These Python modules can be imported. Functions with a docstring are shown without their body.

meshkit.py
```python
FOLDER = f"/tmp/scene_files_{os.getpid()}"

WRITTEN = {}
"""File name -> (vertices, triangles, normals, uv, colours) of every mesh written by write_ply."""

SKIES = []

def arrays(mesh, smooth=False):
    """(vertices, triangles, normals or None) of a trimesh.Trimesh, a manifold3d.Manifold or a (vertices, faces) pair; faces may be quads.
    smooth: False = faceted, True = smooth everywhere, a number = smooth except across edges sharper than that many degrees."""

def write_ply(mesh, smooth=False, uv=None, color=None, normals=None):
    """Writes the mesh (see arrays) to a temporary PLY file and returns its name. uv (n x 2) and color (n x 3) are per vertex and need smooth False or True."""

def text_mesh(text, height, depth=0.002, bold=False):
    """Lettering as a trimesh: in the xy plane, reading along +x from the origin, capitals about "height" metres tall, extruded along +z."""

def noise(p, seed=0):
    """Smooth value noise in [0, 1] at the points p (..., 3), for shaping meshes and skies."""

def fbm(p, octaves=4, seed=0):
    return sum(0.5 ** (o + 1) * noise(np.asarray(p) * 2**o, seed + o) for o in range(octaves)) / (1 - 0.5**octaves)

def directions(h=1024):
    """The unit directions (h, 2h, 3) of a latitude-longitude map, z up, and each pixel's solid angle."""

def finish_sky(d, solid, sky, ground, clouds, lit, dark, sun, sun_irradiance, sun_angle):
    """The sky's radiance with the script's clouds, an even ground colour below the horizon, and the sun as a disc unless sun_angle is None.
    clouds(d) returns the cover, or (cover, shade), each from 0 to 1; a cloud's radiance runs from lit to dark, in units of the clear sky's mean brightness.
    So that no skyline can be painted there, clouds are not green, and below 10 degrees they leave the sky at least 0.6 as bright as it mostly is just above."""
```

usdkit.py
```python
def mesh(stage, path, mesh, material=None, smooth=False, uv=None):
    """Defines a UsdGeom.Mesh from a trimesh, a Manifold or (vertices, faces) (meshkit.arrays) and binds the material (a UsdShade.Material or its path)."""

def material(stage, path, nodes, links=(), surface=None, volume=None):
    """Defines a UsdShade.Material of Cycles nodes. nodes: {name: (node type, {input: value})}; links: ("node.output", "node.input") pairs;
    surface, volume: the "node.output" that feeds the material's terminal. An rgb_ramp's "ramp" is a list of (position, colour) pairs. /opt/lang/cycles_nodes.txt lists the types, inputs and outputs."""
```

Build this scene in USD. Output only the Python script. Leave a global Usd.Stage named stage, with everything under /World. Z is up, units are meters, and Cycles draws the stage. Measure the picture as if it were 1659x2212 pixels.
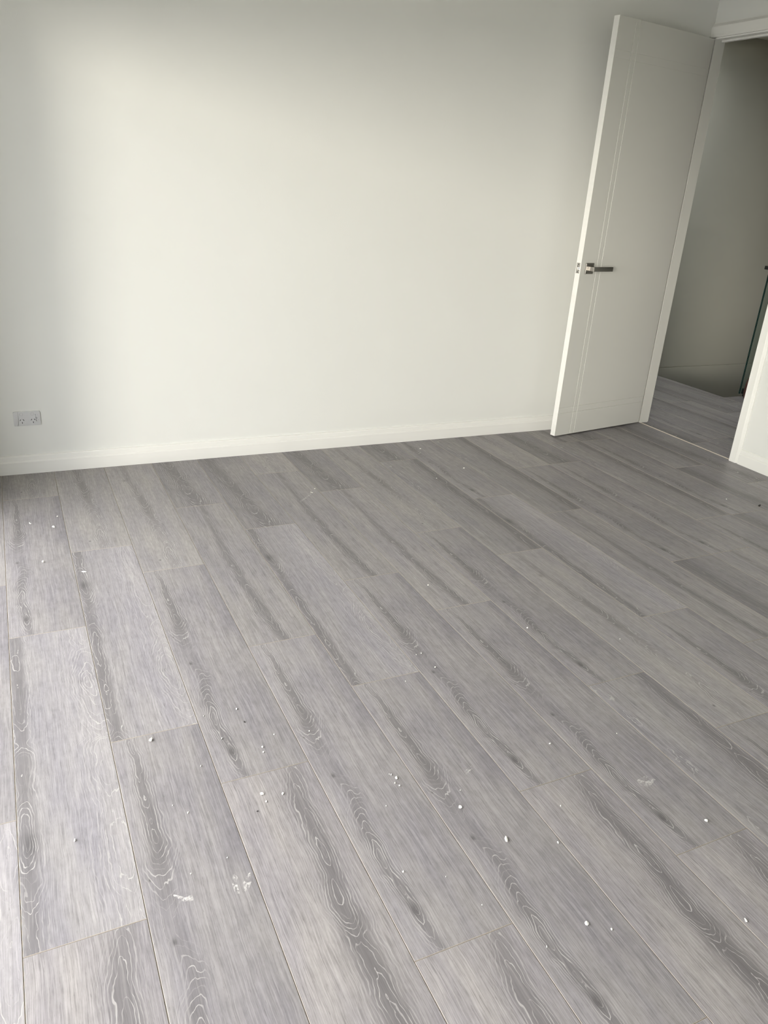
import math, random
import numpy as np
import trimesh, manifold3d
from shapely.geometry import Polygon, box as sbox
import usdkit, meshkit
from pxr import Usd, UsdGeom, UsdLux, UsdShade, Gf, Sdf, Vt

stage = Usd.Stage.CreateInMemory()
UsdGeom.SetStageUpAxis(stage, 'Z'); UsdGeom.SetStageMetersPerUnit(stage, 1.0)
world = UsdGeom.Xform.Define(stage, '/World'); stage.SetDefaultPrim(world.GetPrim())
UsdGeom.Scope.Define(stage, '/World/Looks')

# ------------------------------------------------------------------ camera, sky, exposure
W_PX, F_PX = 1659.0, 1678.48
PITCH, ROLL, YAW, CAM_H = 0.4029, 0.0687, 0.4619, 1.4007
EXPOSURE = 0.12
SKY = (0.96, 0.98, 1.0)
SKY_STRENGTH = 7.4
SUN = (1.0, 0.945, 0.84)
SUN_STRENGTH, SUN_ANGLE, SUN_ELEV, SUN_AZ = 7.6, 16.0, 2.0, 40.0   # low hazy sun from the left; azimuth measured from the +x axis

def camera():
    fw = np.array([math.sin(YAW) * math.cos(PITCH), math.cos(YAW) * math.cos(PITCH), -math.sin(PITCH)])
    r0 = np.array([math.cos(YAW), -math.sin(YAW), 0.0]); u0 = np.cross(r0, fw)
    r = math.cos(ROLL) * r0 + math.sin(ROLL) * u0
    u = -math.sin(ROLL) * r0 + math.cos(ROLL) * u0
    c = UsdGeom.Camera.Define(stage, '/World/camera')
    m = Gf.Matrix4d(*r, 0, *u, 0, *(-fw), 0, 0, 0, CAM_H, 1)
    c.AddTransformOp().Set(m)
    c.CreateHorizontalApertureAttr(36.0); c.CreateVerticalApertureAttr(48.0)
    c.CreateFocalLengthAttr(36.0 * F_PX / W_PX)
    c.CreateClippingRangeAttr(Gf.Vec2f(0.02, 500)); c.CreateExposureAttr(EXPOSURE)
camera()
dome = UsdLux.DomeLight.Define(stage, '/World/sky')
dome.CreateColorAttr(Gf.Vec3f(1, 1, 1)); dome.CreateIntensityAttr(1.0)
# overcast sky, brighter overhead than at the horizon
_ov = usdkit.material(stage, '/World/Looks/overcast_sky', {
    'tc': ('texture_coordinate', {}), 'sp': ('separate_xyz', {}), 'cl': ('map_range', {'from_min': 0.0, 'from_max': 1.0, 'to_min': 0.40, 'to_max': 1.0, 'clamp': True}),
    'cb': ('combine_xyz', {}), 'mx': ('mix', {'mix_type': 'multiply', 'fac': 1.0, 'color2': SKY}), 'bg': ('background_shader', {'strength': SKY_STRENGTH})},
    [('tc.generated', 'sp.vector'), ('sp.z', 'cl.value'), ('cl.result', 'cb.x'), ('cl.result', 'cb.y'), ('cl.result', 'cb.z'), ('cb.vector', 'mx.color1'), ('mx.color', 'bg.color')], surface='bg.background')
UsdShade.MaterialBindingAPI.Apply(dome.GetPrim()).Bind(_ov)

sun = UsdLux.DistantLight.Define(stage, '/World/sun')
sun.CreateColorAttr(Gf.Vec3f(*SUN)); sun.CreateIntensityAttr(SUN_STRENGTH); sun.CreateAngleAttr(SUN_ANGLE)
_e, _a = math.radians(SUN_ELEV), math.radians(SUN_AZ)
_d = np.array([math.cos(_a) * math.cos(_e), math.sin(_a) * math.cos(_e), -math.sin(_e)])     # the way the light travels
_x = np.cross([0, 0, 1.0], -_d); _x /= np.linalg.norm(_x); _y = np.cross(-_d, _x)
sun.AddTransformOp().Set(Gf.Matrix4d(*_x, 0, *_y, 0, *(-_d), 0, 0, 0, 0, 1))

# ------------------------------------------------------------------ helpers
_used = {}
def numbered(parent, name):
    k = (parent, name); n = _used.get(k, 0); _used[k] = n + 1
    return f'{parent}/{name}' if n == 0 else f'{parent}/{name}_{n:03d}'
def path_of(parent):
    return '/World' if parent is None else str(parent.GetPath())
def obj(name, mesh, mat, parent=None, smooth=False, loc=None):
    p = numbered(path_of(parent), name)
    m = usdkit.mesh(stage, p, mesh, mat, smooth=smooth)
    if loc is not None: m.AddTranslateOp().Set(Gf.Vec3d(*map(float, loc)))
    return m.GetPrim()
def thing(name, loc=(0, 0, 0), rotz=0.0, parent=None):
    x = UsdGeom.Xform.Define(stage, numbered(path_of(parent), name))
    x.AddTranslateOp().Set(Gf.Vec3d(*map(float, loc)))
    if rotz: x.AddRotateZOp().Set(math.degrees(rotz))
    return x.GetPrim()
def tag(p, label=None, cat=None, group=None, kind=None):
    for k, v in (('label', label), ('category', cat), ('group', group), ('kind', kind)):
        if v: p.SetCustomDataByKey(k, v)
    return p
def bx(x0, x1, y0, y1, z0, z1):
    m = trimesh.creation.box([x1 - x0, y1 - y0, z1 - z0]); m.apply_translation([(x0 + x1) / 2, (y0 + y1) / 2, (z0 + z1) / 2]); return m
def mbox(x0, x1, y0, y1, z0, z1):
    return manifold3d.Manifold.cube([x1 - x0, y1 - y0, z1 - z0]).translate([x0, y0, z0])
def bevbox(x0, x1, y0, y1, z0, z1, b=.002):
    """box with chamfered edges"""
    pts = []
    for sx in (0, 1):
        for sy in (0, 1):
            for sz in (0, 1):
                c = np.array([(x0, x1)[sx], (y0, y1)[sy], (z0, z1)[sz]])
                s = np.array([1 - 2 * sx, 1 - 2 * sy, 1 - 2 * sz]) * b
                for a in range(3):
                    o = s.copy(); o[a] = 0; pts.append(c + o)
    return trimesh.convex.convex_hull(np.array(pts))
def cat(*ms): return trimesh.util.concatenate(list(ms))
def extrude_profile(poly, length, axis):
    """poly: (depth, height) points; swept along axis 'x' (depth = -y) or 'y' (depth = -x), from 0 to length."""
    m = trimesh.creation.extrude_polygon(Polygon(poly), length, engine='earcut')
    v = m.vertices.copy()
    m.vertices = np.c_[v[:, 2], -v[:, 0], v[:, 1]] if axis == 'x' else np.c_[-v[:, 0], v[:, 2], v[:, 1]]
    m.fix_normals(); return m

class G:
    """terse Cycles node graph builder"""
    def __init__(self): self.n, self.l, self.i = {}, [], 0
    def add(self, kind, **inp):
        self.i += 1; nm = f'n{self.i}'; vals = {}
        for k, v in inp.items():
            if isinstance(v, str) and '.' in v and v.split('.')[0] in self.n: self.l.append((v, f'{nm}.{k}'))
            else: vals[k] = v
        self.n[nm] = (kind, vals); return nm
    def m(self, op, a, b=0.0, c=0.0, clamp=False):
        return self.add('math', math_type=op, value1=a, value2=b, value3=c, use_clamp=clamp) + '.value'
    def vec(self, x, y, z): return self.add('combine_xyz', x=x, y=y, z=z) + '.vector'
    def noise(self, v, scale=1.0, detail=2.0, rough=.5, dist=0.0):
        return self.add('noise_texture', vector=v, scale=scale, detail=detail, roughness=rough, distortion=dist) + '.fac'
    def mix(self, f, a, b, t='mix'): return self.add('mix', mix_type=t, fac=f, color1=a, color2=b) + '.color'
    def step(self, v, a, b): return self.add('map_range', range_type='smoothstep', value=v, from_min=a, from_max=b, to_min=0.0, to_max=1.0, clamp=True) + '.result'
    def ramp(self, f, cols): return self.add('rgb_ramp', fac=f, ramp=cols) + '.color'
    def sep(self, c):
        s = self.add('separate_color', color_type='rgb', color=c); return s + '.r', s + '.g', s + '.b'
    def mat(self, name, surface): return usdkit.material(stage, f'/World/Looks/{name}', self.n, self.l, surface=surface)

# ------------------------------------------------------------------ materials
def paint(name, col, rough=.55, bump=.0, scale=260., mottling=.015, spec=.4):
    g = G(); t = g.add('texture_coordinate') + '.object'
    n1 = g.noise(t, 2.3, 3); f = g.m('multiply_add', n1, 2 * mottling, 1 - mottling)
    c = g.mix(1.0, col, g.vec(f, f, f), 'multiply')
    kw = {}
    if bump:
        n2 = g.noise(t, scale, 2); kw['normal'] = g.add('bump', height=n2, strength=bump, distance=.0006) + '.normal'
    b = g.add('principled_bsdf', base_color=c, roughness=rough, specular_ior_level=spec, **kw)
    return g.mat(name, b + '.BSDF')
def plain(name, col, rough=.5, metal=0.0, spec=.5, **kw):
    g = G(); t = g.add('texture_coordinate') + '.object'
    n1 = g.noise(t, 40., 3); f = g.m('multiply_add', n1, .08, .96)
    c = g.mix(1.0, col, g.vec(f, f, f), 'multiply')
    b = g.add('principled_bsdf', base_color=c, roughness=rough, metallic=metal, specular_ior_level=spec, **kw)
    return g.mat(name, b + '.BSDF')
M_wall = paint('wall_paint', (.768, .768, .728), .6, .25, 220., .012)
M_ceil = paint('ceiling_paint', (.84, .81, .69), .8)
M_trim = paint('gloss_trim_paint', (.83, .82, .775), .38, 0, mottling=.008)
M_door = paint('door_paint_shaded', (.655, .648, .600), .42, .08, 500., .01)  # white paint darkened, shade on the door face put into the colour
M_hall = paint('hall_wall_paint_shaded', (.46, .445, .385), .7, .25, 220., .03)  # room wall paint made darker, the hall shade is in the colour
M_nickel = plain('satin_nickel', (.42, .40, .37), .30, 1.0)
M_steel = plain('latch_steel', (.50, .48, .45), .35, 1.0)
M_bolt = plain('polished_bolt', (.9, .88, .84), .15, 1.0)
M_dark = plain('dark_recess', (.02, .02, .018), .6)
M_black = plain('black_metal', (.012, .012, .012), .35)
M_plastic = plain('outlet_plastic', (.80, .80, .775), .35)
M_plaster = plain('plaster_crumb_white', (.88, .86, .80), .9)
M_dirt = plain('dark_crumb', (.06, .055, .05), .8)
M_sub = plain('underlay', (.055, .048, .04), .9)
M_threshold = plain('threshold_trim', (.62, .56, .48), .35)
M_concrete = plain('balcony_concrete', (.30, .295, .28), .9)
M_alu = plain('window_aluminium', (.10, .10, .10), .4)
M_brown = plain('reddish_brown', (.075, .032, .026), .5)
M_ink = plain('ink', (.04, .04, .04), .6)
def glass_pane(name, tint, refl=1.0):
    g = G(); fr = g.m('multiply', g.add('fresnel', IOR=1.5) + '.fac', g.m('subtract', 1.0, g.add('geometry') + '.backfacing'))
    a = g.add('transparent_bsdf', color=tint) + '.BSDF'; b = g.add('glossy_bsdf', color=(.9 * refl,) * 3, roughness=.02) + '.BSDF'
    return g.mat(name, g.add('mix_closure', fac=fr, closure1=a, closure2=b) + '.closure')
M_glass = glass_pane('window_glass', (.97, .98, .97))
M_balglass = glass_pane('balustrade_glass', (.86, .92, .90))
M_glassedge = plain('glass_edge_green', (.010, .028, .024), .15)
g = G(); fr = g.m('multiply', g.add('fresnel', IOR=1.4) + '.fac', g.m('subtract', 1.0, g.add('geometry') + '.backfacing'))
M_film = g.mat('clear_film', g.add('mix_closure', fac=fr, closure1=g.add('transparent_bsdf', color=(.95, .95, .955)) + '.BSDF', closure2=g.add('glossy_bsdf', color=(.9, .9, .9), roughness=.25) + '.BSDF') + '.closure')

# --- printed oak: growth-ring figure in the plank's own coordinates (u along it, v across it)
U = .23; PL = 5.12 * U
def prof(keys, n=256):
    k = np.array(sorted(keys), float); x = np.linspace(0, 1, n); out = []
    for j in range(1, k.shape[1]):
        out.append(np.interp(x, k[:, 0], k[:, j]))
    k_ = np.array([.25, .5, .25]); out = [np.convolve(np.pad(o, 1, 'edge'), k_, 'valid') for o in out]
    return np.stack(out, 1)
def oak(name, systems, seed, body=(0.250, 0.232, 0.231), dark=(.142, .131, .130), white=(.43, .407, .384), streak=1.0, shade=None, knots=()):
    """systems: list of dicts; keys = rows (u, centre, half width, depth mm, darkness, line strength), s = ring spacing (m)"""
    g = G(); rnd = random.Random(seed)
    x, y, z = (lambda s: (s + '.x', s + '.y', s + '.z'))(g.add('separate_xyz', vector=g.add('texture_coordinate') + '.object'))
    v = x; u = g.m('multiply', y, -1.0); un = g.m('multiply', u, 1 / PL)
    sd = float(seed) * 7.31
    # fine grain
    wv = g.m('multiply_add', g.noise(g.vec(g.m('multiply', v, 9.), g.m('multiply', u, 9.), sd + 2), 1., 2.), .010, v)
    st = g.noise(g.vec(g.m('multiply', wv, 480.), g.m('multiply', u, 13.), sd), 1., 3., .6)
    st2 = g.noise(g.vec(g.m('multiply', wv, 210.), g.m('multiply', u, 6.), sd + 3), 1., 2.)
    mo = g.noise(g.vec(g.m('multiply', v, 16.), g.m('multiply', u, 3.), sd + 5), 1., 3.)
    pore = g.noise(g.vec(g.m('multiply', v, 520.), g.m('multiply', u, 60.), sd + 7), 1., 2.)
    blot = g.noise(g.vec(g.m('multiply', v, 70.), g.m('multiply', u, 34.), sd + 9), 1., 3., .6)
    breakn = g.noise(g.vec(g.m('multiply', v, 60.), g.m('multiply', u, 22.), sd + 11), 1., 2.)
    darksum, linesum, lightsum = None, None, None
    for i, s in enumerate(systems):
        K = prof(s['keys'])
        c, w, d = g.sep(g.ramp(un, np.c_[K[:, 0], K[:, 1], K[:, 2] / 60.].tolist()))
        slope = np.abs(np.gradient(K[:, 2] * .001, PL / 255)); dk, ln, lt = g.sep(g.ramp(un, np.c_[K[:, 3], K[:, 4], slope].tolist()))
        wob = g.m('multiply_add', g.noise(g.vec(g.m('multiply', u, 11.), sd + 20 + i, 0.), 1., 2.), .020, -.010)
        dv = g.m('subtract', g.m('subtract', v, g.m('multiply', c, U)), wob)
        dd = g.m('multiply', d, .060)
        nz = g.m('multiply_add', g.noise(g.vec(g.m('multiply', v, 34.), g.m('multiply', u, 13.), sd + 30 + i), 1., 2., .45), .015, -.0075)
        nz = g.m('multiply_add', g.noise(g.vec(g.m('multiply', v, 140.), g.m('multiply', u, 60.), sd + 40 + i), 1., 1.), .0022, nz)
        r = g.m('add', g.m('sqrt', g.m('add', g.m('multiply', dv, dv), g.m('multiply', dd, dd))), nz)
        sp = s.get('s', .0048); ph = g.m('multiply', r, 1 / sp)
        fr = g.m('absolute', g.m('subtract', g.m('fraction', ph), .5))
        # even line width: the ring phase is divided by how fast the radius changes here
        gu = g.m('multiply', dd, lt); gm = g.m('divide', g.m('sqrt', g.m('add', g.m('multiply', dv, dv), g.m('multiply', gu, gu))), g.m('maximum', r, .0008))
        gm = g.m('minimum', g.m('maximum', gm, .16), 1.1)
        lw = g.m('multiply', gm, g.m('multiply', g.m('multiply_add', breakn, .0021, .0002), 1 / sp))
        line = g.m('subtract', 1.0, g.step(g.m('divide', fr, lw), .45, 1.1))
        ring = g.add('white_noise_texture', dimensions='1D', w=g.m('add', g.m('floor', ph), sd + i)) + '.value'
        line = g.m('multiply', line, g.m('multiply', g.step(ring, -.25, .85), .88))
        q = g.m('divide', dv, g.m('multiply', w, U))
        q2 = g.m('multiply', q, q)
        core = g.m('exponent', g.m('multiply', g.m('multiply', q2, q2), -1.))
        wide = g.m('exponent', g.m('multiply', q2, -.42))
        bk = g.step(breakn, .33, .55)
        L = g.m('multiply', g.m('multiply', line, wide), g.m('multiply', ln, g.m('multiply_add', bk, .7, .3)))
        D = g.m('multiply', g.m('multiply_add', wide, .35, g.m('multiply', core, .70)), dk)
        darksum = D if darksum is None else g.m('maximum', darksum, D)
        linesum = L if linesum is None else g.m('maximum', linesum, L)
    col = g.mix(g.step(mo, .25, .75), tuple(np.array(body) * (.90, .90, .93)), tuple(np.array(body) * (1.10, 1.10, 1.06)))
    if shade:   # print's own lateral tone: (v fraction, factor) pairs
        fac = g.ramp(g.m('divide', v, U), [(p, (f, f, f * 1.01)) for p, f in shade]); col = g.mix(1.0, col, fac, 'multiply')
    col = g.mix(g.m('multiply', darksum, .85), col, dark)
    kn = None
    for (ku, kv, ru, rv, st_) in knots:
        a = g.m('divide', g.m('subtract', un, ku), ru / PL); b = g.m('divide', g.m('subtract', v, kv * U), rv)
        e = g.m('multiply', g.m('exponent', g.m('multiply', g.m('add', g.m('multiply', a, a), g.m('multiply', b, b)), -1.)), st_)
        kn = e if kn is None else g.m('maximum', kn, e)
    if kn: col = g.mix(g.m('multiply', kn, g.m('multiply_add', blot, .9, .55), clamp=True), col, tuple(np.array(dark) * .55))
    gr = g.m('multiply_add', g.m('subtract', st, .5), .95 * streak, 1.0)
    gr = g.m('add', gr, g.m('multiply', g.m('subtract', st2, .5), .45 * streak))
    gr = g.m('add', gr, g.m('multiply', g.m('subtract', blot, .5), .46))
    calm = g.m('multiply_add', darksum, -.55, 1.0)
    gr = g.m('multiply_add', g.m('subtract', gr, 1.0), calm, 1.0)
    col = g.mix(1.0, col, g.vec(gr, gr, gr), 'multiply')
    pm = g.m('multiply', g.step(pore, .64, .74), g.m('multiply', calm, .38)); col = g.mix(pm, col, (.11, .10, .095))
    sl = g.m('multiply', g.step(st2, .56, .68), .22 * streak); col = g.mix(sl, col, tuple(np.array(white) * .8))
    col = g.mix(linesum, col, white)
    # cream bevel on the long and short edges
    e = g.m('minimum', g.m('minimum', v, g.m('subtract', U, v)), 1.0)
    em = g.m('multiply', g.m('less_than', z, -.00012), .75); col = g.mix(em, col, (.50, .44, .37))
    tone = g.m('multiply_add', g.add('object_info') + '.random', .10, .95); col = g.mix(1.0, col, g.vec(tone, tone, tone), 'multiply')
    hgt = g.m('add', g.m('multiply', st, .6), g.m('multiply', linesum, -.5))
    nrm = g.add('bump', height=hgt, strength=.35, distance=.0004) + '.normal'
    rough = g.m('multiply_add', st, .14, .36)
    b = g.add('principled_bsdf', base_color=col, roughness=rough, specular_ior_level=.18, normal=nrm)
    return g.mat(name, b + '.BSDF')
#   u   centre half  depth dark line
A_keys = [(0, .21, .05, 7, .2, .7), (.04, .212, .06, 2, .3, 1), (.075, .22, .05, 9, .5, .8), (.12, .222, .07, 12, .75, .8), (.20, .225, .085, 13, .85, .9),
          (.28, .232, .095, 15, .95, .9), (.33, .23, .105, 17, 1., 1), (.366, .218, .10, 26, .9, 1), (.42, .20, .10, 42, .6, 1), (.48, .168, .09, 56, .45, 1), (.54, .20, .07, 58, .45, .9), (.58, .245, .07, 50, .55, 1), (.63, .268, .07, 36, .65, .7),
          (.668, .225, .08, 26, .8, 1), (.72, .205, .085, 14, .85, 1), (.77, .19, .08, 3, .8, 1), (.80, .20, .075, 7, .75, 1), (.84, .21, .07, 9, .8, 1), (.88, .225, .07, 5, .9, 1), (.912, .234, .065, 1, 1, 1), (.94, .25, .06, 10, .75, 1), (1, .29, .06, 20, .5, .8)]
B1 = [(0, .09, .09, 22, .85, 1), (.10, .085, .09, 27, .85, 1), (.17, .08, .10, 14, .8, .8), (.22, .075, .13, 4, .8, .5), (.241, .075, .14, 1.5, .85, .4), (.28, .085, .12, 7, .8, .8), (.34, .09, .08, 22, .85, 1), (.42, .085, .07, 38, .8, 1), (.5, .08, .085, 24, .85, .9), (.6, .08, .085, 18, .9, .9), (.72, .09, .085, 22, .95, 1), (.83, .085, .08, 27, .95, 1), (.96, .082, .07, 38, .85, 1), (1, .085, .08, 24, .85, 1)]
B2 = [(0, .93, .17, 36, .0, .9), (.1, .92, .17, 26, .0, .9), (.2, .92, .17, 40, .0, .9), (.35, .90, .17, 34, .0, .9), (.48, .92, .16, 50, .0, 1), (.56, .94, .16, 38, .0, 1), (.6, .95, .16, 46, .0, 1), (.67, .91, .15, 26, .05, 1), (.73, .885, .15, 8, .12, 1), (.764, .888, .14, 2, .18, 1), (.80, .90, .15, 9, .1, 1), (.87, .93, .16, 24, .05, 1), (.94, .95, .16, 38, .0, 1), (.985, .955, .16, 52, .0, 1), (1, .95, .17, 46, .0, 1)]
def half_on(K): return sorted([((k[0] + .5) % 1.0,) + tuple(k[1:]) for k in K if k[0] < 1])
Bb1, Bb2 = half_on(B1), half_on(B2)
C_keys = [(0, .36, .07, 14, .4, .6), (.12, .38, .08, 5, .6, .8), (.2, .40, .06, 12, .6, .6), (.3, .44, .07, 20, .65, .7), (.42, .47, .09, 30, .8, .9), (.52, .49, .10, 46, .8, .9), (.6, .52, .09, 52, .5, .7), (.7, .53, .12, 34, .25, .8), (.8, .54, .12, 24, .2, .9), (.92, .53, .1, 10, .25, .9), (1, .52, .08, 6, .2, .8)]
C2_keys = [(0, .5, .06, 16, .6, .5), (.15, .48, .06, 22, .65, .4), (.3, .44, .07, 26, .6, .6), (.42, .42, .08, 18, .65, .7), (.52, .44, .09, 10, .8, .8), (.62, .45, .08, 22, .7, .8), (.72, .46, .10, 14, .8, .8), (.80, .47, .11, 6, .95, 1), (.85, .48, .11, 2, .95, 1), (.90, .5, .10, 10, .9, 1), (1, .54, .08, 24, .7, .8)]
D_keys = [(0, .2, .14, 30, .75, .3), (.3, .22, .15, 20, .75, .5), (.45, .3, .17, 14, .8, .6), (.58, .34, .17, 32, .85, .8), (.7, .38, .18, 46, .85, .8), (.82, .42, .20, 24, .8, .7), (.92, .46, .22, 40, .8, .8), (1, .5, .24, 52, .8, .8)]
E_keys = [(0, .80, .09, 34, .5, .9), (.06, .74, .10, 24, .65, 1), (.14, .715, .11, 16, .8, 1), (.20, .69, .11, 9, .8, 1), (.252, .705, .11, 2, .9, 1), (.29, .69, .11, 8, .85, 1), (.362, .65, .12, 4, .9, 1), (.40, .65, .13, 14, 1, 1), (.44, .63, .13, 30, 1, 1), (.54, .67, .13, 22, .95, .9), (.65, .66, .12, 14, .9, .9), (.8, .64, .12, 26, .85, .9), (1, .62, .12, 40, .8, .8)]
F_keys = [(0, .9, .10, 18, .8, .6), (.2, .88, .13, 12, .9, .7), (.33, .85, .14, 24, .9, .8), (.45, .86, .15, 8, 1, .8), (.55, .88, .13, 20, .95, .7), (.75, .9, .14, 30, .9, .6), (1, .88, .13, 20, .8, .6)]
F2 = [(0, .10, .08, 40, 0, .8), (.2, .1, .08, 44, 0, .9), (.4, .12, .07, 38, .1, .7), (.6, .14, .07, 20, .2, .6), (.7, .15, .06, 6, .3, .8), (1, .12, .07, 30, .1, .6)]
LIGHT = (.268, .249, .243)
OAK = {
 'A': oak('oak_print_long_strip', [dict(keys=A_keys)], 1, shade=[(0, 1.08), (.14, 1.06), (.35, 1.0), (.7, .97), (1, .91)], knots=[(.404, .087, .005, .003, .9), (.545, .174, .008, .005, .8), (.912, .234, .014, .006, .8)]),
 'B': oak('oak_print_dark_edge', [dict(keys=B1), dict(keys=B2, s=.0062)], 2, body=(0.265, 0.247, 0.248), shade=[(0, .94), (.3, .94), (.6, 1.04), (1, 1.10)], knots=[(.241, .09, .030, .012, .7), (.76, .80, .010, .010, .3)]),
 'b': oak('oak_print_edge_knot', [dict(keys=Bb1), dict(keys=Bb2, s=.0062)], 3, body=(.258, .241, .242), shade=[(0, .96), (.3, .97), (.6, 1.04), (1, 1.10)], knots=[(.76, .11, .035, .013, .75), (.26, .80, .010, .010, .3)]),
 'C': oak('oak_print_pale_centre', [dict(keys=C_keys)], 4, body=LIGHT, streak=.9, knots=[(.93, .34, .006, .004, .8), (.18, .30, .012, .006, .6)]),
 'c': oak('oak_print_eye_end', [dict(keys=C2_keys)], 5, body=(0.262, 0.243, 0.240)),
 'D': oak('oak_print_dark_heart', [dict(keys=D_keys, s=.006)], 6, body=(.225, .209, .208), shade=[(0, .85), (.5, 1), (1, 1.05)]),  # dark print, body also darkened for shade on the right of the floor
 'E': oak('oak_print_cream_side', [dict(keys=E_keys, s=.0056)], 7, body=(0.275, 0.253, 0.248), streak=1.2, shade=[(0, 1.08), (.4, 1.04), (.7, .95), (1, 1.0)]),
 'F': oak('oak_print_right_edge', [dict(keys=F_keys), dict(keys=F2, s=.0065)], 8, body=(0.236, 0.220, 0.217), shade=[(0, 1.08), (.5, 1.0), (1, .92)]),  # body lowered too, right-hand floor shade put into the colour
}

# ------------------------------------------------------------------ structure
XL, XR, YB, YF, ZC = -.30, 3.80, 3.876, -2.4, 2.62      # room faces
YO0, YO1, ZO = 3.062, 3.842, 2.252                        # door opening
XH = 3.866                                                # hall face of the right wall
YH, XV, YV = 5.26, 5.03, 4.255                            # stair well
HX1, HY0 = 7.2, 1.2

def plank_mesh(w, l, t=.008, gp=.0004, ch=.0011):
    """bevelled board: x 0..w, y -l..0, top at z 0"""
    a = [(gp, -gp), (w - gp, -gp), (w - gp, -l + gp), (gp, -l + gp)]
    i = gp + ch; b = [(i, -i), (w - i, -i), (w - i, -l + i), (i, -l + i)]
    V = [(x, y, -t) for x, y in a] + [(x, y, -ch) for x, y in a] + [(x, y, 0) for x, y in b]
    F = []
    for k in range(4):
        n = (k + 1) % 4
        for lo, hi in ((0, 4), (4, 8)):
            F += [(lo + n, lo + k, hi + k), (lo + n, hi + k, hi + n)]
    F += [(8, 10, 9), (8, 11, 10)]
    return np.array(V, float), np.array(F)
floor = tag(thing('floor'), 'grey limed oak plank floor of the empty room', 'floor', kind='structure')
obj('underlay', bx(XL - .05, XR, YF, YB, -.05, -.0079), M_sub, floor)
X0 = -.1117
JOINT = {-1: 6.75, 0: 5.14, 1: 7.61, 2: 6.53, 3: 9.0, 4: 7.66, 5: 10.37, 6: 9.03, 7: 11.70, 8: 10.40, 9: 7.77, 10: 11.76, 11: 9.17, 12: 14.30, 13: 15.67, 14: 15.64, 15: 13.22, 16: 11.87, 17: 9.6}
# prints from the far board to the near one; the number says which of them starts at JOINT
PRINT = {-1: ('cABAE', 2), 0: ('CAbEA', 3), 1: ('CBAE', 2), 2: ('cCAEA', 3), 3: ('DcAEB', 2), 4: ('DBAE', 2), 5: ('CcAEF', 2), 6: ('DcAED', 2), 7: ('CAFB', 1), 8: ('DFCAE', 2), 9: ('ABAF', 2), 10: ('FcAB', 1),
         11: ('ADFC', 1), 12: ('DAcF', 1), 13: ('cFAD', 1), 14: ('DADF', 1), 15: ('FDcA', 1), 16: ('DAFC', 1), 17: ('CFDA', 1)}  # D and F fill the right side, their darker bodies carry its shade
for k in range(-1, 18):
    xa = max(X0 + k * U, XL); xb = min(X0 + (k + 1) * U, XR)
    if xb - xa < .02: continue
    top = YB / U + .02
    s = JOINT[k] % 5.12
    starts = [s + 5.12 * n for n in range(-5, 6)]
    starts = sorted([q for q in starts if q - 5.12 < top and q > YF / U], reverse=True)   # far end of each board, far to near
    seq, ref = PRINT[k]
    for n, q in enumerate(starts):
        ya, yb = min(q * U, YB), max((q - 5.12) * U, YF)
        if ya - yb < .01: continue
        # object origin at the board's full corner, so that a cut board shows the rest of its print
        mv, mf = plank_mesh(xb - xa, ya - yb)
        mv = mv + [xa - (X0 + k * U), ya - q * U, 0]
        obj('plank', (mv, mf), OAK[seq[(ref + round((JOINT[k] - q) / 5.12)) % len(seq)]], floor, loc=(X0 + k * U, q * U, 0))

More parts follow.
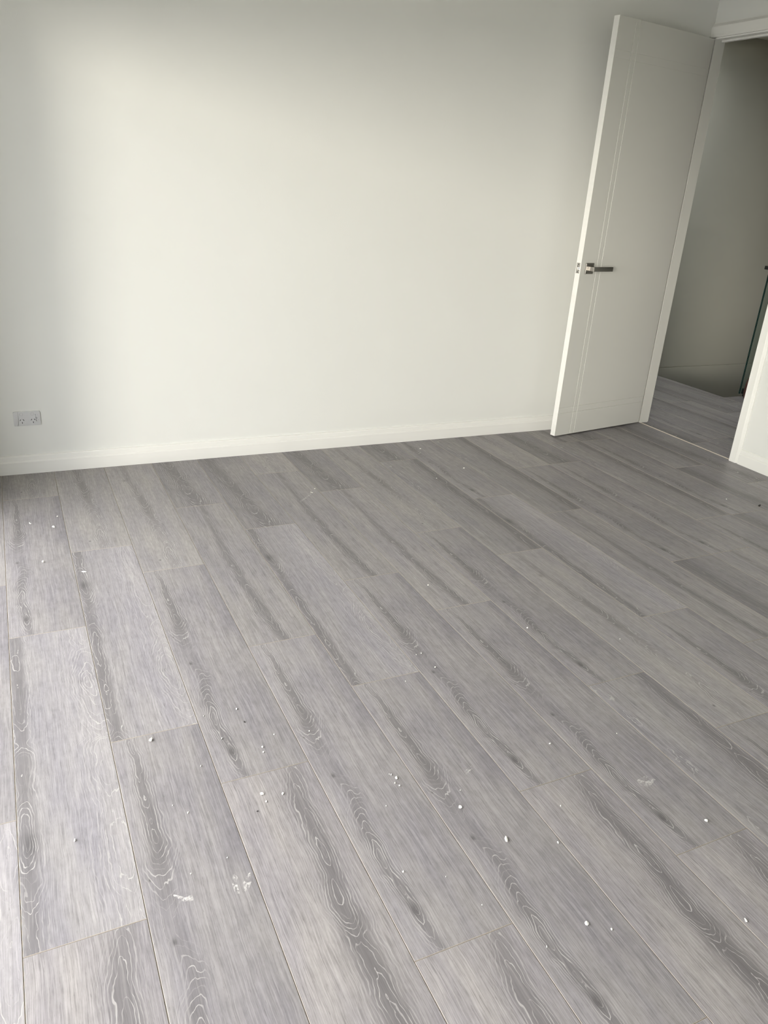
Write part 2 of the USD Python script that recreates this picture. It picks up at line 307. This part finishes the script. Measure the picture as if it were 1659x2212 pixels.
# back wall, right wall (with the doorway), left wall (with the sliding window), rear wall, ceiling
obj_ = lambda n, m, mat, label, c='wall': tag(obj(n, m, mat), label, c, kind='structure')
obj_('wall_back', bx(XL - .2, XH, YB, YB + .11, -.05, ZC), M_wall, 'long off-white painted wall opposite the viewer with the power outlet')
rw = mbox(XR, XH, YF, YB + .11, -.05, ZC) - mbox(XR - 1, XH + 1, YO0, YO1, -.06, ZO)
obj_('wall_right', rw, M_wall, 'off-white painted wall on the right around the doorway')
WY0, WY1, WZ0, WZ1 = -1.5, 3.34, .03, 1.96                # window opening in the left wall
lw = mbox(XL - .2, XL, YF, YB, -.05, ZC) - mbox(XL - 1, XL + 1, WY0, WY1, WZ0, WZ1)
obj_('wall_left', lw, M_wall, 'painted wall on the left holding the wide sliding window')
obj_('wall_rear', bx(XL - .2, XH, YF - .11, YF, -.05, ZC), M_wall, 'painted wall behind the viewer')
obj_('ceiling', bx(XL - .2, XH, YF - .11, YB + .11, ZC, ZC + .1), M_ceil, 'flat white room ceiling', 'ceiling')

def skirting_profile(h=.0895, d=.019):
    return [(0, 0), (d, 0), (d, h - .032), (d - .002, h - .028), (d - .006, h - .024), (d - .007, h - .006), (d - .009, h - .002), (d - .011, h), (0, h)]
sk = extrude_profile(skirting_profile(), XR - .012 - XL, 'x'); sk.apply_translation([XL, YB, 0])
obj_('baseboard_back', sk, M_trim, 'white moulded skirting board along the foot of the back wall', 'skirting board')
sk = extrude_profile(skirting_profile(d=.015), YO0 - .062 - YF, 'y'); sk.apply_translation([XR, YF, 0])
obj_('baseboard_right', sk, M_trim, 'white moulded skirting board along the foot of the right wall', 'skirting board')
sk = extrude_profile(skirting_profile(), WY0 - YF, 'y'); sk.vertices[:, 0] *= -1; sk.invert(); sk.apply_translation([XL, YF, 0])
obj_('baseboard_left', sk, M_trim, 'white skirting board under the left wall beside the window', 'skirting board')

# door lining and architrave
fr = tag(thing('trim_1'), 'white painted door lining inside the doorway', 'door frame', kind='structure')
obj('jamb', bevbox(XR - .006, XH + .004, YO1 - .002, YO1 + .018, .004, ZO, .0008), M_door, fr)  # darker door paint here, lack of sun on this jamb put into colour
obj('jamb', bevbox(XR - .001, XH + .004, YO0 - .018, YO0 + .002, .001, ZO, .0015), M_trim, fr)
obj('head', bevbox(XR - .004, XH + .004, YO0, YO1, ZO - .004, ZO + .018, .0015), M_trim, fr)
obj('door_stop', cat(bevbox(XR + .038, XR + .062, YO0 + .002, YO0 + .014, .001, ZO - .004, .0015),
                     bevbox(XR + .038, XR + .062, YO0 + .014, YO1 - .004, ZO - .014, ZO - .004, .0015)), M_trim, fr)
ar = tag(thing('trim_2'), 'white moulded architrave around the doorway', 'architrave', kind='structure')
prof_a = [(0, 0), (.017, 0), (.020, .003), (.0185, .014), (.018, .044), (.015, .048), (.006, .057), (.005, .060), (0, .060)]   # (proud of wall, width)
def upright(y_in, sgn, z1):
    m = trimesh.creation.extrude_polygon(Polygon([(-d, sgn * w) for d, w in prof_a]), z1, engine='earcut')
    m.apply_translation([XR, y_in, .0005]); m.fix_normals(); return m
obj('upright', upright(YO0 - .002, -1, ZO + .07), M_trim, ar)
hd = extrude_profile([(d, w) for d, w in prof_a], YB - .001 - YO0, 'y'); hd.vertices[:, 2] *= 1.22; hd.apply_translation([XR, YO0, ZO + .003]); obj('head_piece', hd, M_trim, ar)
obj_('threshold_strip', bevbox(XR + .004, XR + .0100, YO0, YO1 - .004, -.006, .002, .001), M_threshold, 'thin pale strip across the floor under the doorway', 'threshold')

# sliding window in the left wall and the balcony beyond it
w1 = tag(thing('window_1'), 'wide dark-framed sliding door in the left wall with its sashes pushed open', 'window', kind='structure')
fx0, fx1 = XL - .15, XL - .09
obj('window_frame', cat(bevbox(fx0, fx1, WY0, WY1, WZ0 - .03, WZ0), bevbox(fx0, fx1, WY0, WY1, WZ1 - .04, WZ1), bevbox(fx0, fx1, WY0, WY0 + .04, WZ0, WZ1 - .04), bevbox(fx0, fx1, WY1 - .04, WY1, WZ0, WZ1 - .04)), M_alu, w1)
for dx in (-.030, .008):                # two sashes stacked at the near end
    a_, b_, xx = WY0 + .045, WY0 + .95, XL - .12 + dx
    obj('sash', cat(bevbox(xx, xx + .022, a_, b_, WZ0 + .005, WZ0 + .075), bevbox(xx, xx + .022, a_, b_, WZ1 - .10, WZ1 - .045), bevbox(xx, xx + .022, a_, a_ + .06, WZ0 + .075, WZ1 - .10), bevbox(xx, xx + .022, b_ - .06, b_, WZ0 + .075, WZ1 - .10)), M_alu, w1)
    obj('pane', bx(xx + .008, xx + .014, a_ + .06, b_ - .06, WZ0 + .075, WZ1 - .10), M_glass, w1)
obj_('balcony_floor', bx(XL - 2.2, XL - .2, YF - 1, YB + 1, -.16, -.04), M_concrete, 'concrete balcony slab outside the window', 'balcony')
obj_('eave', bx(XL - 1.05, XL - .2, YF - 1, YB + 1, 2.32, 2.46), M_concrete, 'added unseen overhang above the sliding door, cutting the sky light', 'eave')  # unseen overhang added to cut sky light on the left floor
obj_('ground', bx(-60, XL - 2.2, -60, 60, -3.3, -3.2), M_concrete, 'grey ground below the balcony', 'ground')

# ------------------------------------------------------------------ hall beyond the doorway
hf = tag(thing('hall_floor'), 'grey limed oak plank landing beyond the doorway beside the stair well', 'floor', kind='structure')
obj('underlay', cat(bx(XR + .011, XV - .002, HY0, YH, -.22, -.0079), bx(XV - .002, HX1, HY0, YV - .002, -.22, -.0079)), M_sub, hf)
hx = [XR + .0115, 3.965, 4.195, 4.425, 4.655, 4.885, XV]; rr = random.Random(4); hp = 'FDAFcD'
for i in range(6):
    wdt = hx[i + 1] - hx[i]; off = .23 - wdt if i == 0 else 0
    s = (2.2, 4.6, 3.3, 5.4, 2.7, 4.1)[i]; y = s + 1.18 * 3
    while y - 1.18 > YH: y -= 1.18
    n = 0
    while y > HY0:
        ya, yb = min(y, YH), max(y - 1.18, HY0)
        if i == 0 and ya > YO1: pass
        if ya - yb > .01:
            mv, mf = plank_mesh(wdt, ya - yb); mv = mv + [off, ya - y, 0]
            obj('plank', (mv, mf), OAK[hp[(i + n) % 6]], hf, loc=(hx[i] - off, y, 0))
        y -= 1.18; n += 1
for i in range(9):                      # boards right of the stair well
    xa = XV + .0 + i * .23; xb = min(xa + .23, HX1); y = YV - (i * .37 % .9); ya = YV; q = y + .5
    while ya > HY0:
        yb = max(q - 1.18, HY0) if q < YV + .9 else ya - .5
        mv, mf = plank_mesh(xb - xa, ya - yb); obj('plank', (mv, mf), OAK[hp[(i * 2 + 1) % 6]], hf, loc=(xa, ya, 0)); ya = yb; q = yb
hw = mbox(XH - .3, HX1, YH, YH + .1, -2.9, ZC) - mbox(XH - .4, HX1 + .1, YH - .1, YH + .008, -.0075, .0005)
obj_('wall_hall', hw, M_hall, 'stair well wall seen through the doorway, hall shade put into its colour, with a thin horizontal joint')
obj_('wall_stair_well', bx(XR - .12, XR, HY0 - .1, YB + .2, -2.9, -.05), M_hall, 'stair well wall under the edge of the room floor, out of view')
SX0, SX1, SY0, SY1 = 3.98, 5.15, 4.05, 4.95  # unseen roof light added to brighten the hall wall and landing
w2 = tag(thing('window_2'), 'added roof light in the hall ceiling, out of view, put in to light the stair well and landing', 'added_skylight', kind='structure')
obj('window_frame', cat(bevbox(SX0, SX1, SY0, SY0 + .04, ZC + .02, ZC + .09), bevbox(SX0, SX1, SY1 - .04, SY1, ZC + .02, ZC + .09), bevbox(SX0, SX0 + .04, SY0 + .04, SY1 - .04, ZC + .02, ZC + .09), bevbox(SX1 - .04, SX1, SY0 + .04, SY1 - .04, ZC + .02, ZC + .09)), M_trim, w2)
obj('pane', bx(SX0 + .04, SX1 - .04, SY0 + .04, SY1 - .04, ZC + .060, ZC + .066), M_glass, w2)
obj_('wall_hall_side', bx(HX1, HX1 + .1, HY0 - .1, YH + .1, -2.9, ZC + .1), M_hall, 'hall end wall right of the stair well, out of view')
obj_('wall_hall_near', bx(XH, HX1 + .1, HY0 - .1, HY0, -2.9, ZC), M_hall, 'near hall wall out of view behind the right wall')
obj_('wall_hall_left', bx(XH - .3, XH - .2, YB + .11, YH, -2.9, ZC), M_hall, 'hall wall behind the back wall, hidden from the room')
obj_('ceiling_hall', mbox(XH - .3, HX1 + .1, HY0 - .1, YH + .1, ZC, ZC + .1) - mbox(SX0, SX1, SY0, SY1, ZC - 1, ZC + 1), M_ceil, 'hall ceiling beyond the doorway', 'ceiling')
obj_('stair_well_base', bx(XR, HX1, HY0, YH, -1.7, -1.6), M_wall, 'unseen pale floor set high in the stair well to bounce light up its wall', 'floor')  # raised and made pale so light bounces onto the well wall

# glass balustrade
bl = tag(thing('glass_balustrade'), 'frameless clear glass balustrade with black handrail beside the stair well', 'balustrade')
gx, gy = 5.168, 4.232
obj('glass_panel', bx(gx + .004, gx + 1.25, gy, gy + .012, .028, .972), M_balglass, bl)
tag(obj('glass_edge', bx(gx, gx + .004, gy, gy + .012, .028, .972), M_glassedge, bl), 'dark green polished glass edge')
obj('handrail', bevbox(gx - .032, gx + 1.25, gy - .018, gy + .030, .970, .995, .002), M_black, bl)
for xx in (gx + .045, gx + .95):
    c = obj('spigot', cat(bevbox(xx, xx + .05, gy - .017, gy + .029, .020, .062, .003), bevbox(xx + .012, xx + .038, gy - .008, gy + .020, .0, .020, .001)), M_black, bl)

# brown rounded shape of unknown kind beside the glass foot
v = trimesh.creation.icosphere(3, 1.0); pv = v.vertices.copy()
pv *= (1 + .16 * (meshkit.fbm(pv * 1.7 + 4, 3) - .5))[:, None]
pv[:, 2] = np.where(pv[:, 2] < -.75, -.75, pv[:, 2]); pv = pv * [.036, .036, .105]; pv[:, 2] -= pv[:, 2].min(); pv[:, 0] -= pv[:, 2] * .02
v.vertices = pv; 
brown_shape = tag(thing('soft_bag', (gx + .020, gy - .060, 0)), 'dark reddish-brown rounded shape of unknown kind on the landing, half hidden by the right door frame', 'brown_shape')
obj('body', v, M_brown, brown_shape, smooth=True)

# ------------------------------------------------------------------ door
HXc, HYc, TH, DL, ZB, ZT, DT = 3.7822, 3.8354, .15856, .8012, .008, 2.2475, .037
door = tag(thing('door_1', (HXc, HYc, 0), math.pi + TH), 'tall white grooved door standing open against the back wall', 'door', kind='structure')
# local frame: x = distance from hinge along the leaf, y = room-facing side is +y... leaf body from y=-DT to 0
leaf = mbox(.002, DL, -DT, 0, ZB, ZT)
def vcut(p0, p1, h=.0021, dp=.0026):       # V groove 3 mm wide on the front (y=0) face between two points (x,z)
    (xa, za), (xb, zb) = p0, p1; d = np.array([xb - xa, zb - za]); L = np.hypot(*d); d /= L; n = np.array([-d[1], d[0]])
    P = []
    for t in (-.001, L + .001):
        for o, yy in ((-h * 1.2, .0005), (h * 1.2, .0005), (0, -dp)):
            q = np.array([xa, za]) + d * t + n * o; P.append([q[0], yy, q[1]])
    return manifold3d.Manifold.hull_points(np.array(P))
for gxp in (.6700, .6335): leaf = leaf - vcut((gxp, ZB - .01), (gxp, ZT + .01))
for gz, gh in ((.150, .0018), (.1865, .0018), (2.061, .0009), (2.0975, .0009)): leaf = leaf - vcut((-.01, gz), (DL + .01, gz), gh, gh)
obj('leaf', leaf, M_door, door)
tag(obj('edge_lipping', bx(DL, DL + .0012, -DT + .0005, -.0005, ZB, ZT), M_trim, door), 'leading edge in lighter paint, light on the edge put into its colour')  # thin lighter skin, light falling on the door edge put into colour
hd_ = thing('lever_handle', (.735, 0, 1.0085), parent=door); tag(hd_, 'brushed nickel lever handle on square rose')
obj('rose', bevbox(-.032, .032, 0, .0085, -.030, .030, .0018), M_nickel, hd_)
obj('neck', bevbox(-.012, .012, .008, .042, -.0115, .0115, .001), M_nickel, hd_)
lev = bevbox(-.150, .0135, .040, .052, -.0125, .0125, .0012)
obj('lever', lev, M_nickel, hd_)
scr = trimesh.creation.cylinder(.0022, .0012, sections=16); scr.apply_transform(trimesh.transformations.rotation_matrix(math.pi / 2, [1, 0, 0])); scr.apply_translation([-.006, .0523, .001]); obj('grub_screw', scr, M_bolt, hd_)
lp = thing('latch_plate', (DL + .0012, -DT / 2, 1.0085), parent=door); tag(lp, 'steel latch plate let into the door edge')
obj('faceplate', bevbox(-.001, .0012, -.0125, .0125, -.0285, .0285, .0004), M_steel, lp)
obj('keep_opening', bx(.0009, .0015, -.0085, .0085, -.0105, .0105), M_dark, lp)
bolt = trimesh.creation.extrude_polygon(Polygon([(0, -.0065), (.004, -.0065), (.012, .0045), (.012, .0065), (0, .0065)]), .017, engine='earcut'); bolt.apply_translation([.001, 0, -.0085]); obj('latch_bolt', bolt, M_bolt, lp)
for z in (-.021, .021):
    s_ = trimesh.creation.cylinder(.0032, .0008, sections=16); s_.apply_transform(trimesh.transformations.rotation_matrix(math.pi / 2, [0, 1, 0])); s_.apply_translation([.0014, 0, z]); obj('screw', s_, M_dark, lp)

# ------------------------------------------------------------------ power outlet
def rrect(w, h, r, d, z0=0.0):
    p = sbox(-w / 2 + r, -h / 2 + r, w / 2 - r, h / 2 - r).buffer(r, 8)
    m = trimesh.creation.extrude_polygon(p, d, engine='earcut'); v = m.vertices.copy()
    m.vertices = np.c_[v[:, 0], -(v[:, 2] + z0), v[:, 1]]; m.fix_normals(); return m
def disc(r, d, x, z, y0, inner=None):
    from shapely.geometry import Point
    p = Point(0, 0).buffer(r, 16)
    if inner: p = p.difference(Point(0, 0).buffer(inner, 16))
    m = trimesh.creation.extrude_polygon(p, d, engine='earcut'); v = m.vertices.copy()
    m.vertices = np.c_[v[:, 0] + x, -(v[:, 2] + y0), v[:, 1] + z]; m.fix_normals(); return m
ol = tag(thing('power_outlet', (.0285, YB, .2700)), 'white double power outlet low on the back wall near the left edge', 'power outlet')
obj('plate', rrect(.1150, .0670, .008, .0075), M_plastic, ol)
for sx in (-.0225, .0250):
    f_ = obj('socket_face', disc(.0155, .0006, sx, -.0115, .0075, .0147), M_plastic, ol)
    for (px, pz, an) in ((-.0068, .0045, .62), (.0068, .0045, -.62), (0, -.0085, 0)):
        s_ = bevbox(-.0013, .0013, -.0004, .0004, -.0038, .0038, .0003); s_.apply_transform(trimesh.transformations.rotation_matrix(an, [0, 1, 0]))
        s_.apply_translation([sx + px, -.0077, -.0115 + pz]); obj('pin_slot', s_, M_ink, ol)
    sw = obj('switch', disc(.0062, .0016, sx - .001, .0205, .0075), M_plastic, ol)
    obj('switch_rim', disc(.0072, .0004, sx - .001, .0205, .0075, .0066), M_steel, sw)
film = obj('cover_film', cat(rrect(.1165, .0690, .004, .0002, .0098)), M_film, ol)
obj('film_edge', bevbox(-.0385, -.0379, -.0103, -.0075, -.031, .031, .0001), M_steel, ol)
def stroke(pts, r=.0007):
    ms = []
    for (a, b) in zip(pts[:-1], pts[1:]):
        a = np.array([a[0], -.0104, a[1]]); b = np.array([b[0], -.0104, b[1]])
        ms.append(trimesh.creation.cylinder(r, segment=[a, b], sections=8))
    m = cat(*ms); m.vertices[:, 1] = -.0102 + (m.vertices[:, 1] + .0104) * .2; return m
arc = [(.0400 + .0026 * math.cos(t), .0010 + .0032 * math.sin(t)) for t in np.linspace(2.6, -2.6, 10)]
mk = cat(stroke([(.0368, .0180), (.0372, .0160)], .0014), stroke([(.0370, .0125), (.0378, .0095)], .0008), stroke([(.0370, .0075), (.0374, -.0035)], .0005), stroke(arc, .0006),
         stroke([(.0380, -.0055), (.0390, -.0120)], .0008), stroke([(.0390, -.0130), (.0402, -.0145)], .0014), stroke([(.0446, .0152), (.0460, .0165)], .0005), stroke([(.0455, -.0090), (.0475, -.0090)], .0004))
tag(obj('printed_mark', mk, M_ink, film), 'dark handwritten-looking vertical mark on the film')

# ------------------------------------------------------------------ debris on the floor (pixel -> floor point fixed here in metres)
def ground_at(px, py):
    fw = np.array([math.sin(YAW) * math.cos(PITCH), math.cos(YAW) * math.cos(PITCH), -math.sin(PITCH)])
    r0 = np.array([math.cos(YAW), -math.sin(YAW), 0.0]); u0 = np.cross(r0, fw)
    r = math.cos(ROLL) * r0 + math.sin(ROLL) * u0; u = -math.sin(ROLL) * r0 + math.cos(ROLL) * u0
    d = fw + (px - W_PX / 2) / F_PX * r - (py - 1106) / F_PX * u
    t = CAM_H / -d[2]; return d[0] * t, d[1] * t, t / F_PX * np.linalg.norm(d)
CR = [  # x, y (survey points), size across and along in mm-equivalents of the view, label
 (124, 1116, 4, 4, 'tiny white crumb nearest the skirting at far left'),
 (64, 1131, 8, 5, 'small curled white plaster shaving at far left near the wall'),
 (115, 1139, 9, 6, 'forked white plaster chip by the joint of the two leftmost boards'),
 (93, 1215, 7, 4, 'oval white plaster chip alone on the leftmost board'),
 (182, 1236, 15, 2.5, 'straight white splinter lying across the dark grain at left'),
 (326, 1600, 9, 9, 'chunky cream plaster lump just past a board end at left'),
 (511, 1532, 5, 5, 'round cream crumb upper left of the twin crumbs'),
 (567, 1614, 6, 5, 'upper crumb of the close pair near a board end'),
 (569, 1625, 5, 4, 'lower crumb of the close pair near a board end'),
 (592, 1587, 4, 4, 'tiny crumb just above the close pair'),
 (162, 1816, 6, 6, 'round white crumb alone beside the big dark knot at left'),
 (566, 1716, 11, 5, 'flat white flake, left one of three below the board end'),
 (611, 1715, 6, 7, 'upright white chip, right one of three below the board end'),
 (575, 1732, 5, 5, 'small crumb, lowest of three below the board end'),
 (856, 1681, 8, 7, 'largest chip of the scattered cluster in the floor centre'),
 (845, 1674, 4, 4, 'topmost crumb of the scattered cluster in the floor centre'),
 (853, 1692, 4, 4, 'left lower crumb of the scattered cluster in the floor centre'),
 (863, 1698, 5, 5, 'lowest crumb of the scattered cluster in the floor centre'),
 (841, 1673, 3, 3, 'smallest crumb of the scattered cluster in the floor centre'),
 (910, 1412, 4, 4, 'right white speck on the dark strip in mid floor'),
 (899, 1415, 3, 3, 'left white speck on the dark strip in mid floor'),
 (940, 1442, 5, 4, 'pale crumb at the end of the dark strip in mid floor'),
 (876, 1472, 3, 3, 'faint speck just past the mid floor board end'),
 (994, 1745, 10, 7, 'angular white chip on light chevron grain right of centre'),
 (1093, 1815, 8, 13, 'large egg-shaped white plaster lump right of centre'),
 (1267, 1997, 10, 8, 'rounded white lump alone at the lower right'),
 (1525, 1774, 9, 6, 'white chip near the board end at right'),
 (1611, 1989, 6, 8, 'white chip on a dark band at the lower right edge'),
 (1205, 1821, 4, 5, 'tiny crumb right of the egg-shaped lump'),
 (1181, 2045, 3, 6, 'thin white sliver near the front right'),
 (1211, 1741, 3, 4, 'speck beside the dark knot right of centre'),
 (1321, 2008, 5, 5, 'faint speck right of the rounded lump'),
 (1139, 1357, 5, 4, 'white crumb on a board seam in the right middle'),
 (1339, 1381, 3, 3, 'tiny speck in the right middle of the floor'),
 (1188, 1607, 6, 3, 'flat pale flake in the right centre of the floor'),
 (1332, 1585, 3, 3, 'yellowish speck in the right centre of the floor'),
 (1002, 1012, 6, 2.5, 'flat white flake on the far boards before the back wall'),
 (908, 970, 6, 2.5, 'flat white flake closest to the back wall skirting'),
 (680, 1056, 4, 3, 'small crumb beside the long thin scratch far back'),
 (672, 1064, 8, 5, 'small white curl at the end of the thin scratch'),
 (925, 1265, 5, 3, 'pale flake on the light board in the far middle'),
 (943, 1034, 3, 3, 'yellowish speck far back on the dark edged board'),
 (871, 1884, 6, 4, 'pale chip on ringed grain in the front centre'),
 (963, 1894, 3, 3, 'speck left of the last seam in the front centre'),
 (1041, 1955, 3, 3, 'speck near the board end in the front centre'),
 (834, 1741, 3, 3, 'speck below the scattered cluster'),
 (412, 1888, 4, 3, 'speck near the dust smears at front left'),
 (491, 1853, 3, 3, 'tiny speck above the dust smears at front left'),
 (406, 1756, 5, 5, 'pale chip on the board left of the three flakes'),
 (373, 1740, 3, 3, 'faint speck left of the pale chip'),
 (434, 1655, 4, 4, 'bluish speck beside a long seam at left'),
 (479, 1596, 4, 5, 'thin crumb on the ringed knot at left'),
 (440, 1547, 3, 3, 'speck beside the ringed knot at left'),
 (668, 1580, 4, 3, 'crumb on the dark chevrons at centre left'),
 (994, 1707, 3, 3, 'speck above the angular chip right of centre'),
 (1569, 1079, 3, 3, 'tiny white speck on the boards near the right wall'),
]
for i, (px, py, a, b, lab) in enumerate(CR):
    X, Y, s = ground_at(px, py); rr = random.Random(100 + i); nr = np.random.RandomState(100 + i)
    sx, sy = a * s * .42, b * s * .42 / .62
    sy = min(sy, 3 * sx) ; h = min(sx, sy) * rr.uniform(.6, .9)
    n = 26; d = nr.normal(size=(n, 3)); d /= np.linalg.norm(d, axis=1)[:, None]; d *= nr.uniform(.75, 1.05, (n, 1))
    d = d * [sx, sy, h]; hull = trimesh.convex.convex_hull(d)
    if 'forked' in lab or 'curl' in lab:
        e = hull.copy(); e.vertices = e.vertices * [.9, .45, .5] + [sx * .9, -sy * .8, 0]
        hull = cat(hull.copy() if 'forked' in lab else trimesh.Trimesh(hull.vertices * [.45, .9, .6] + [-sx * .2, sy * .4, 0], hull.faces), e); hull.vertices *= .75
    v_ = hull.vertices.copy()
    c_, s_ = math.cos(-YAW), math.sin(-YAW)                 # seen square on from where the crumbs were measured
    v_[:, :2] = np.c_[c_ * v_[:, 0] - s_ * v_[:, 1], s_ * v_[:, 0] + c_ * v_[:, 1]]
    v_[:, 2] -= v_[:, 2].min(); hull.vertices = v_
    o = obj('plaster_crumb', hull, M_plaster, loc=(X, Y, 0.0)); tag(o, lab + ' on the floor' if 'floor' not in lab else lab, 'crumb', 'plaster crumbs on the floor')
for i, (px, py, a, b, lab) in enumerate([(528, 1560, 3, 8, 'dark thin shaving on the floor at centre left'), (1640, 1094, 7, 3, 'dark crumb on the floor close to the right wall'), (556, 1753, 4, 4, 'dark speck on the floor below the three white flakes')]):
    X, Y, s = ground_at(px, py); nr = np.random.RandomState(300 + i); d = nr.normal(size=(20, 3)); d /= np.linalg.norm(d, axis=1)[:, None]; d *= [a * s / 2, b * s / 2, a * s / 3]; d[:, 2] -= d[:, 2].min()
    tag(obj('dark_crumb', trimesh.convex.convex_hull(d), M_dirt, loc=(X, Y, 0)), lab, 'crumb', 'dark crumbs on the floor')

# ------------------------------------------------------------------ plaster dust smears and a scratch of dust (thin patches lying on the boards)
g = G(); t = g.add('texture_coordinate') + '.object'
nz = g.noise(t, 150., 4, .65)
rl = g.noise(t, 45., 3, .6); al = g.m('multiply', g.m('multiply', g.step(nz, .35, .7), g.step(rl, .38, .62)), .30)
b_ = g.add('principled_bsdf', base_color=(.62, .59, .54), roughness=.9)
M_dust = g.mat('plaster_dust', g.add('mix_closure', fac=al, closure1=g.add('transparent_bsdf') + '.BSDF', closure2=b_ + '.BSDF') + '.closure')
def smear(pts, lab, wob=.25, seed=1):
    P = np.array([ground_at(*q)[:2] for q in pts]); c = P.mean(0); poly = Polygon(P - c).buffer(.002, 4).simplify(.0004)
    m = trimesh.creation.extrude_polygon(poly, .0003, engine='earcut')
    tag(obj('dust_smear', m, M_dust, loc=(*c, .0001)), lab, 'dust smear', 'plaster dust smears on the floor')
smear([(506, 1890), (512, 1896), (511, 1912), (516, 1930), (512, 1934), (505, 1915), (502, 1902)], 'pale plaster dust smear on a front left board, left of a pair', seed=1)
smear([(534, 1894), (540, 1886), (541, 1905), (536, 1920), (530, 1924), (526, 1910)], 'pale plaster dust smear on a front left board, right of a pair', seed=2)
smear([(376, 1934), (392, 1938), (412, 1930), (416, 1944), (398, 1946)], 'faint sideways dust smear over light chevron grain at front left', seed=3)
smear([(1378, 1686), (1396, 1676), (1414, 1684), (1402, 1698), (1384, 1696)], 'faint wide dust smear on the right hand boards', seed=4)
smear([(1003, 1668), (1020, 1654), (1022, 1657), (1006, 1672)], 'short pale dust streak right of the floor centre', seed=5)
smear([(648, 1083), (671, 1066), (672.5, 1067.5), (649, 1085)], 'long thin pale scratch of dust on the boards far back', seed=6)
